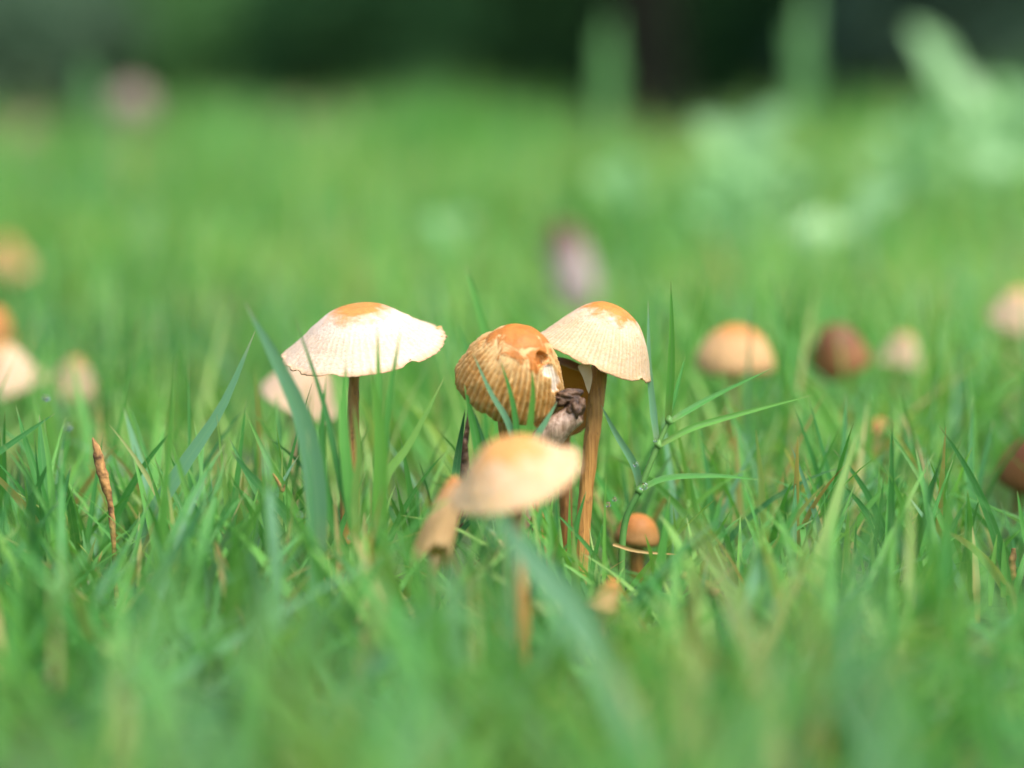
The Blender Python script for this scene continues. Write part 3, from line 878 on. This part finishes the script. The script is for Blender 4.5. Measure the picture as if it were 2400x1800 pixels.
shoot(1400, .452, 'thin sharp blades at the foot of the tall amber stem',
      [([(1375, 1400), (1392, 1310), (1416, 1216)], 12, .28, .0), ([(1440, 1420), (1425, 1330), (1405, 1240)], 10, .48, .0),
       ([(1340, 1330), (1352, 1230), (1374, 1150)], 12, .22, .0), ([(1460, 1400), (1400, 1310), (1340, 1240), (1300, 1200)], 10, .30, .0),
       ([(1330, 1380), (1310, 1280), (1296, 1200)], 12, .25, .002)])
shoot(1560, .445, 'upright green blades in front of the small orange button mushroom',
      [([(1520, 1460), (1545, 1330), (1570, 1160)], 26, .36, .0), ([(1540, 1440), (1620, 1330), (1725, 1225)], 18, .26, .0),
       ([(1620, 1450), (1670, 1360), (1660, 1270), (1640, 1240)], 22, .2, .0)])
shoot(2330, .452, 'light green blades beside the dry reddish spike under the rusty brown mushroom',
      [([(2320, 1420), (2325, 1330), (2337, 1252)], 15, .58, .0), ([(2350, 1400), (2352, 1330), (2352, 1262)], 15, .40, .0),
       ([(2420, 1330), (2398, 1240), (2384, 1150)], 14, .35, .0)])
# broad blurred blades close to the lens side of the front mushroom
shoot(1330, .345, 'broad soft blade slanting down from the rim of the soft tan mushroom',
      [([(1480, 1640), (1360, 1440), (1240, 1300), (1150, 1190)], 74, .03, .012)])
shoot(1068, .352, 'tall soft blades standing under the folded drooping mushroom',
      [([(1080, 1660), (1066, 1470), (1060, 1290)], 44, .04, .0), ([(1150, 1660), (1155, 1480), (1160, 1330)], 38, .25, .0),
       ([(1190, 1620), (1196, 1430), (1200, 1260)], 30, .04, .0)])
px = thing('dry_leaf', G(1645, .275), 'dried tan grass leaf standing among the soft blades', 'dry leaf')
px_blade(px, [(1650, 1990), (1640, 1760), (1620, 1620), (1650, 1500)], 62, .285, .84)

# dry bits
def dry_spike(pix, d, rad, label, mat='dry_brown', seed=1):
    pts = [P(x, y, d) for x, y in pix]
    V, F = tube(pts, [r / FPX * d for r in rad], 12, 60, .36, seed)
    tag(obj('dry_spike', V, F, M[mat], loc=pts[0]), label, 'dry spike')
dry_spike([(274, 1420), (266, 1270), (258, 1180), (238, 1100), (228, 1060), (217, 1026)], .458, [5, 6, 6, 14, 11, 2], 'dry brown spike with pale tip standing up in the grass')
dry_spike([(2362, 1420), (2364, 1375), (2372, 1330), (2375, 1285)], .455, [6, 8, 12, 5], 'dry reddish spike under the rusty brown mushroom', seed=4)
dry_spike([(1075, 1250), (1088, 1080), (1094, 1010), (1102, 960)], .475, [9, 10, 7, 6], 'thin dark withered stalk behind the folded drooping mushroom', 'rotten', 5)
dry_spike([(1600, 1345), (1640, 1368), (1680, 1392)], .430, [8, 13, 10], 'fallen orange brown stalk near the small button mushroom', seed=6)
dry_spike([(640, 1110), (652, 1130), (662, 1150), (668, 1136)], .451, [3, 4, 4, 2], 'tiny withered bract caught on the leaning spray', seed=7)
def straw(pix, d, w, label, mat='straw'):
    pts = [P(x, y, d) for x, y in pix]
    V, F, at = blade(pts, w / FPX * d, tint=.85, fold=.25, n=16, base_w=.8)
    tag(obj('straw', V, F, M[mat], loc=pts[0], attrs=at), label, 'straw')
straw([(1437, 1275), (1500, 1292), (1600, 1300)], .452, 9, 'bent yellow straw lying in front of the small button mushroom')
straw([(222, 1400), (226, 1340), (240, 1290)], .452, 9, 'short brown straw poking up below the dry brown spike')
straw([(203, 1372), (212, 1360), (222, 1348)], .450, 9, 'short white straw crossing the brown straw below the spike', 'thatch')
straw([(425, 1390), (414, 1330), (411, 1290)], .452, 9, 'curved tan straw below the broad blue green blade')

# dew
DEW = [(728, 1232, .436, 12, 'a'), (703, 1205, .440, 9, 'a'), (690, 1236, .452, 9, 'a'), (822, 1258, .440, 9, 'b'), (108, 932, .490, 9, 'c'), (745, 1312, .425, 12, 'b'),
       (1508, 1140, .461, 10, 'd'), (1490, 1088, .461, 7, 'd'), (1536, 1032, .461, 5, 'd'), (1425, 1182, .452, 7, 'e'), (1440, 1170, .453, 6, 'e'), (160, 1000, .500, 9, 'c')]
DEWL = {'a': 'clear dew drop on the leaning spray of blades', 'b': 'clear dew drop low in the turf under the umbrella mushroom',
        'c': 'clear dew drop on the crossing tips beside the dry brown spike', 'd': 'clear dew drop at a joint of the branching sprig',
        'e': 'tiny dew drop between the tall amber stem and the branching sprig'}
for i, (x, y, d, r, k) in enumerate(DEW):
    c = P(x, y, d)
    V, F = blob(c, r / FPX * d, i, .03, 20, 14, (1, 1, .92))
    tag(obj('dew_drop', V, F, M['dew'], loc=c), DEWL[k], 'dew drop', 'dew drops on the grass')

# ------------------------------------------------------------------ pale broadleaf weeds behind
def leaf(parent, a, b, w, arch=0.1, tint=.5, side=None, mat='weed'):
    a, b = Vector(a), Vector(b)
    mid = (a + b) / 2 + Vector((0, 0, (b - a).length * arch))
    n = 12
    c = spline([a, mid, b], n)
    T = np.gradient(c, axis=0); T /= np.linalg.norm(T, axis=1)[:, None]
    f = np.array(side if side is not None else (random.uniform(-.4, .4), -.8, .75))
    S = np.cross(T, f); S /= np.linalg.norm(S, axis=1)[:, None]
    N = np.cross(S, T)
    s = np.linspace(0, 1, n)
    hw = (w / 2 * np.maximum(np.sin(math.pi * s ** .8) ** .75, .03))[:, None]
    cols = []
    for q, up in ((-1, .28), (-.5, .10), (0, 0), (.5, .10), (1, .28)):
        cols.append(c + S * hw * q + N * hw * up)
    V = np.stack(cols, 1).reshape(-1, 3)
    i = np.arange(n - 1)[:, None] * 5
    F = np.concatenate([i + np.array([[k, k + 1, k + 6, k + 5]]) for k in range(4)])
    return obj('leaf', V, F, M[mat], parent, {'tint': np.full(len(V), tint)})
def weed(x, d, stem_px, leaves, label, name='weed'):
    t = thing(name, G(x, d), label, 'weed', 'broadleaf weeds behind the mushrooms')
    top = P(*stem_px, d)
    V, F = tube([G(x, d, -.003), (G(x, d) + top) / 2 + Vector((.004, 0, 0)), top], [.0016, .0013, .0008], 8, 12)
    obj('stalk', V, F, M['weed_stem'], t)
    for (x0, y0, x1, y1, wpx, ti) in leaves:
        leaf(t, P(x0, y0, d), P(x1, y1, d - .01), wpx / FPX * d, .08, ti)
weed(1730, 1.45, (1740, 330), [(1740, 390, 1625, 290, 95, .75), (1740, 380, 1850, 255, 100, .95), (1735, 420, 1640, 400, 70, .4), (1745, 400, 1880, 400, 70, .5)],
     'pale weed with two cupped upright leaves')
weed(1455, 1.25, (1450, 420), [(1450, 470, 1385, 415, 80, .8), (1450, 450, 1500, 380, 85, .9), (1450, 480, 1540, 450, 60, .5)], 'low weed with small pale leaves behind the closed pink mushroom')
weed(2010, 1.10, (2000, 520), [(1990, 545, 1850, 560, 80, .9), (1985, 540, 2120, 440, 90, 1.0), (2000, 580, 2090, 600, 60, .4), (1995, 600, 1900, 640, 60, .35)],
     'weed with a long bright leaf spread flat like a wing')
weed(2230, 1.55, (2240, 200), [(2245, 240, 2130, 60, 95, .85), (2250, 250, 2330, 270, 90, .6), (2240, 330, 2170, 300, 70, .6), (2240, 170, 2290, 290, 70, .75)],
     'tall weed with arching pale top leaves')
weed(2380, 1.35, (2385, 240), [(2385, 300, 2330, 180, 90, .6), (2390, 330, 2460, 190, 100, .9), (2385, 380, 2310, 400, 80, .6), (2390, 380, 2480, 400, 80, .7)],
     'bright leafy weed next to the tall arching one')
weed(1890, 1.80, (1875, 60), [(1880, 240, 1855, 40, 26, .3), (1882, 220, 1900, -60, 30, .4), (1884, 260, 1915, 120, 26, .3), (1880, 300, 1840, 200, 26, .3)],
     'slender upright weed spike beside the cupped leaf weed')
weed(1425, 1.95, (1425, 110), [(1425, 300, 1410, 60, 24, .1), (1425, 290, 1434, 20, 26, .15), (1425, 320, 1450, 130, 24, .1), (1425, 330, 1400, 170, 22, .1)],
     'dim upright weed spike standing before the thick tree trunk')
weed(225, 1.70, (215, 175), [(215, 290, 205, 140, 40, .3), (216, 290, 240, 190, 36, .3)], 'small upright weed near the dull pinkish mushroom')
weed(1055, 1.15, (1060, 520), [(1060, 560, 1000, 520, 66, .7), (1060, 555, 1115, 515, 70, .8)], 'small round leaved weed in the mid lawn')
for i in range(13):
    d = random.uniform(1.25, 2.3)
    x = random.uniform(1620, 2520)
    top = 470 - (x - 1600) * .22 + random.uniform(-60, 60)
    lv = []
    for k in range(7):
        y0 = top + 30 + 22 * k
        sx = random.choice((-1, 1)) * random.uniform(50, 120)
        lv.append((x, y0, x + sx, y0 - random.uniform(-10, 90), random.uniform(50, 85), random.uniform(.05, .75)))
    weed(x, d, (x, top), lv, 'low leafy weed in the patch around the cupped and arching weeds')
def arc(base, az, lean, bend, L, n):
    s = np.linspace(0, 1, n)
    phi = lean + bend * s
    hx = np.concatenate([[0], np.cumsum(np.sin((phi[1:] + phi[:-1]) / 2))]) * L / (n - 1)
    hz = np.concatenate([[0], np.cumsum(np.cos((phi[1:] + phi[:-1]) / 2))]) * L / (n - 1)
    return np.array(base) + np.stack([hx * math.cos(az), hx * math.sin(az), hz], -1)
def tall_tuft(x, d, h, k, label, seed):
    rng = np.random.default_rng(seed)
    g = np.array(G(x, d))
    VV, FF, A, o = [], [], {'v': [], 'u': [], 'tint': []}, 0
    for i in range(k):
        pts = arc(g + np.array([rng.normal(0, .03), rng.normal(0, .02), 0]), rng.uniform(0, 6.28), rng.uniform(.03, .3), rng.uniform(0, .7), h * rng.uniform(.45, 1.05), 7)
        V, F, at = blade(pts, rng.uniform(.003, .006), tint=float(np.clip(rng.normal(.42, .15), .08, .7)), n=7)
        VV.append(V); FF.append(F + o); o += len(V)
        for q in A: A[q].append(at[q])
    ob = obj('grass_tuft', np.concatenate(VV), np.concatenate(FF), M['grass'], None, {q: np.concatenate(v) for q, v in A.items()}, loc=tuple(g))
    tag(ob, label, 'grass', 'tall tufts on the far lawn')
for i, (x, d, h) in enumerate([(980, 3.0, .125), (1060, 3.4, .135), (900, 3.6, .12), (1160, 3.2, .12), (1230, 3.8, .11), (840, 2.9, .10), (540, 2.7, .11), (480, 3.3, .12), (410, 3.0, .10),
                               (640, 3.5, .10), (1960, 3.0, .12), (2100, 3.3, .13), (2260, 2.8, .13), (2390, 3.1, .14), (1800, 3.6, .11), (150, 3.1, .085), (720, 4.2, .10), (1330, 2.7, .08)]):
    tall_tuft(x, d, h * 1.05, 55, 'tall soft tuft of grass rising from the far lawn', 300 + i)
# dead leaves on the far lawn
for (x, d, s, lb) in [(800, 3.6, .05, 'curled brown dead leaf on the far lawn before the rounded bush'),
                      (690, 4.1, .05, 'faded dead leaf on the far lawn farther than the curled one'),
                      (60, 2.6, .035, 'dull pink dead leaf at the lawn edge near the grey green bush'),
                      (2120, 3.4, .045, 'brown dead leaf on the lawn behind the tall arching weed')]:
    t = thing('dead_leaf', G(x, d, .03), lb, 'dead leaf')
    g = G(x, d, .05)
    leaf(t, g + Vector((-s / 2, 0, -.01)), g + Vector((s / 2, .01, .015)), s * .6, .25, .5, None, 'dead_leaf')

# ------------------------------------------------------------------ in-focus plants, repeated one by one
BOXES = [(635, 690, 1055, 900, .475), (785, 880, 862, 1100, .475), (1050, 680, 1540, 1020, .470), (1335, 880, 1430, 1230, .470),
         (1030, 1010, 1390, 1225, .392), (1195, 1200, 1240, 1420, .390), (1400, 640, 1830, 1170, .468), (1430, 1195, 1555, 1310, .490),
         (200, 1010, 290, 1230, .46), (1640, 740, 1810, 860, .60), (1900, 750, 2160, 870, .66), (2300, 660, 2440, 790, .70), (2330, 990, 2440, 1150, .54),
         (0, 800, 60, 860, .64), (1270, 520, 1420, 690, 1.0)]
def blocked(xyz):
    x, y, d = project(xyz)
    out = np.zeros(x.shape, bool)
    for (x0, y0, x1, y1, bd) in BOXES:
        out |= (x > x0 - 10) & (x < x1 + 10) & (y > y0) & (y < y1) & (d < bd + .008)
    return out
made = 0
tries = 0
while made < 110 and tries < 900:
    tries += 1
    d = random.uniform(.425, .505)
    x = random.uniform(-40, 2440)
    g = G(x, d)
    parts = []
    for k in range(random.randint(2, 4)):
        az = random.uniform(0, 6.283)
        L = random.choice([.018, .022, .026, .030, .036])
        pts = arc(g + Vector((random.uniform(-.0015, .0015), random.uniform(-.0015, .0015), 0)), az, random.uniform(.05, .45), random.uniform(0, .9), L, 8)
        if blocked(pts[2:]).any(): continue
        parts.append(pts)
    if not parts: continue
    t = thing('grass_shoot', g, 'short green grass shoot in the sharp strip of turf around the mushrooms', 'grass', 'short shoots in the sharp strip of turf')
    for pts in parts:
        ti = min(.95, max(.03, random.gauss(.30, .14))) if random.random() > .07 else random.uniform(.75, .95)
        V, F, at = blade(pts, random.uniform(.0011, .0021), tint=ti, n=10, twist=random.uniform(-.6, .6))
        obj('blade', V, F, M['grass'], t, at)
    made += 1

# ------------------------------------------------------------------ the mass of grass
def grass_field(name, label, d0, d1, tufts, per, Lr, wr, seg, cross, rng, margin=.10, straw_p=.055, lie_p=.08, tall_p=.06, clip=True, tint_mu=.30, clump=0.0):
    # tuft positions in a wedge that widens with distance
    hw = lambda d: .275 * d + margin
    dd = np.sqrt(rng.uniform(d0 ** 2, d1 ** 2, tufts * 2))
    keep = rng.uniform(0, 1, len(dd)) < 1
    dd = dd[keep][:tufts]
    xx = rng.uniform(-1, 1, len(dd)) * hw(dd) + .035 * dd * 0
    if d1 > 5:  # grass thinned over the painted shade sheet under the tree
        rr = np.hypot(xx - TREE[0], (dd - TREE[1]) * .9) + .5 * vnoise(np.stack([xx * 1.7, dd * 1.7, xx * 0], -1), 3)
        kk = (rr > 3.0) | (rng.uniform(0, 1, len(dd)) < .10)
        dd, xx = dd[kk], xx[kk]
    if True:
        f = 55 if d1 < .6 else 30 if d1 < 1 else (18 if d1 < 3 else 6)
        gz = vnoise(np.stack([xx * f, dd * f * .6, xx * 0], -1), 61)
        kk = rng.uniform(0, 1, len(dd)) < .62 + .75 * gz
        dd, xx = dd[kk], xx[kk]
    n = len(dd) * per
    tx, ty = np.repeat(xx, per), np.repeat(dd, per)
    sp = .0028 * (1 + dd.mean() * .6)
    bx = tx + rng.normal(0, sp, n); by = ty + rng.normal(0, sp, n)
    az = rng.uniform(0, 2 * math.pi, n)
    L = rng.uniform(Lr[0], Lr[1], n) * np.clip(0.82 + .45 * vnoise(np.stack([bx * 11, by * 7, bx * 0], -1), 77) + .3 * vnoise(np.stack([bx * 45, by * 30, bx * 0], -1), 78), .3, 1.7)
    L = L * (1 + clump * np.clip(vnoise(np.stack([bx * 2.6, by * 1.3, bx * 0], -1), 91) - .15, 0, 1))
    tall = rng.uniform(0, 1, n) < tall_p
    L = np.where(tall, L * rng.uniform(1.3, 1.8, n), L)
    lean = rng.uniform(.03, .80, n); bend = rng.uniform(-.2, 1.0, n)
    lean = np.where(tall, lean * .5, lean); bend = np.where(tall, bend * .5, bend)
    lie = rng.uniform(0, 1, n) < lie_p
    lean = np.where(lie, rng.uniform(.9, 1.35, n), lean); bend = np.where(lie, .15, bend)
    w = rng.uniform(wr[0], wr[1], n)
    patch = .17 * vnoise(np.stack([bx * 3.2, by * 2.2, bx * 0], -1), 5) + .17 * vnoise(np.stack([bx * 16, by * 8, bx * 0], -1), 6) + .10 * vnoise(np.stack([bx * 60, by * 40, bx * 0], -1), 8)
    tint = np.clip(rng.normal(tint_mu, .16, n) + patch, .07, .74)
    tint = np.where(rng.uniform(0, 1, n) < .07, .03, tint)  # a few blades take the painted sky-sheen tint
    dry = rng.uniform(0, 1, n) < straw_p * (1 + 6 * np.clip(patch, 0, .2))
    tint = np.where(dry, rng.uniform(.74, .97, n), tint)
    s = np.linspace(0, 1, seg + 1)
    phi = lean[:, None] + bend[:, None] * s[None]
    pm = (phi[:, 1:] + phi[:, :-1]) / 2
    hx = np.concatenate([np.zeros((n, 1)), np.cumsum(np.sin(pm), 1)], 1) * L[:, None] / seg
    hz = np.concatenate([np.zeros((n, 1)), np.cumsum(np.cos(pm), 1)], 1) * L[:, None] / seg
    cx = bx[:, None] + hx * np.cos(az)[:, None]
    cy = by[:, None] + hx * np.sin(az)[:, None]
    cz = hz - .001
    c = np.stack([cx, cy, cz], -1)
    if clip:
        bad = blocked(c[:, seg // 2:]).any(1) & (rng.uniform(0, 1, n) < .90)
        px_, py_, pd_ = project(c[:, -1])
        bad |= (pd_ < .44) & (py_ < 1000) & (rng.uniform(0, 1, n) < .93)
        bad |= (pd_ < .40) & (py_ < 1180) & (rng.uniform(0, 1, n) < .75)
        bad |= (pd_ < .95) & (py_ < 600)
        bad |= (pd_ < .52) & (py_ < 800) & (rng.uniform(0, 1, n) < .8)
        ok = ~bad
        c, az, w, tint, phi, n = c[ok], az[ok], w[ok], tint[ok], phi[ok], int(ok.sum())
    tw = rng.uniform(-.8, .8, n)
    S = np.stack([-np.sin(az + tw), np.cos(az + tw), 0 * az], -1)[:, None, :]
    N = np.stack([-np.cos(phi) * np.cos(az)[:, None], -np.cos(phi) * np.sin(az)[:, None], np.sin(phi)], -1)
    prof = np.maximum((.6 + .4 * np.clip(s / .3, 0, 1)) * np.clip(1 - s ** 2.2, 0, 1), .04)
    hwid = (.5 * w[:, None] * prof[None])[..., None]
    if cross == 3:
        V = np.stack([c - S * hwid + N * hwid * .3, c, c + S * hwid + N * hwid * .3], 2)
        us = np.array([0, .5, 1.0])
    else:
        V = np.stack([c - S * hwid, c + S * hwid], 2)
        us = np.array([0.1, .40])
    k = seg + 1
    V = V.reshape(-1, 3)
    b = (np.arange(n) * k * cross)[:, None, None, None]
    i = (np.arange(seg) * cross)[None, :, None, None]
    j = np.arange(cross - 1)[None, None, :, None]
    q = np.array([0, 1, cross + 1, cross])[None, None, None, :]
    F = (b + i + j + q).reshape(-1, 4)
    at = {'v': np.broadcast_to(s[None, :, None], (n, k, cross)).ravel(), 'u': np.broadcast_to(us[None, None, :], (n, k, cross)).ravel(),
          'tint': np.broadcast_to(tint[:, None, None], (n, k, cross)).ravel()}
    tag(obj(name, V, F, M['grass'], attrs=at), label, 'grass', kind='stuff')
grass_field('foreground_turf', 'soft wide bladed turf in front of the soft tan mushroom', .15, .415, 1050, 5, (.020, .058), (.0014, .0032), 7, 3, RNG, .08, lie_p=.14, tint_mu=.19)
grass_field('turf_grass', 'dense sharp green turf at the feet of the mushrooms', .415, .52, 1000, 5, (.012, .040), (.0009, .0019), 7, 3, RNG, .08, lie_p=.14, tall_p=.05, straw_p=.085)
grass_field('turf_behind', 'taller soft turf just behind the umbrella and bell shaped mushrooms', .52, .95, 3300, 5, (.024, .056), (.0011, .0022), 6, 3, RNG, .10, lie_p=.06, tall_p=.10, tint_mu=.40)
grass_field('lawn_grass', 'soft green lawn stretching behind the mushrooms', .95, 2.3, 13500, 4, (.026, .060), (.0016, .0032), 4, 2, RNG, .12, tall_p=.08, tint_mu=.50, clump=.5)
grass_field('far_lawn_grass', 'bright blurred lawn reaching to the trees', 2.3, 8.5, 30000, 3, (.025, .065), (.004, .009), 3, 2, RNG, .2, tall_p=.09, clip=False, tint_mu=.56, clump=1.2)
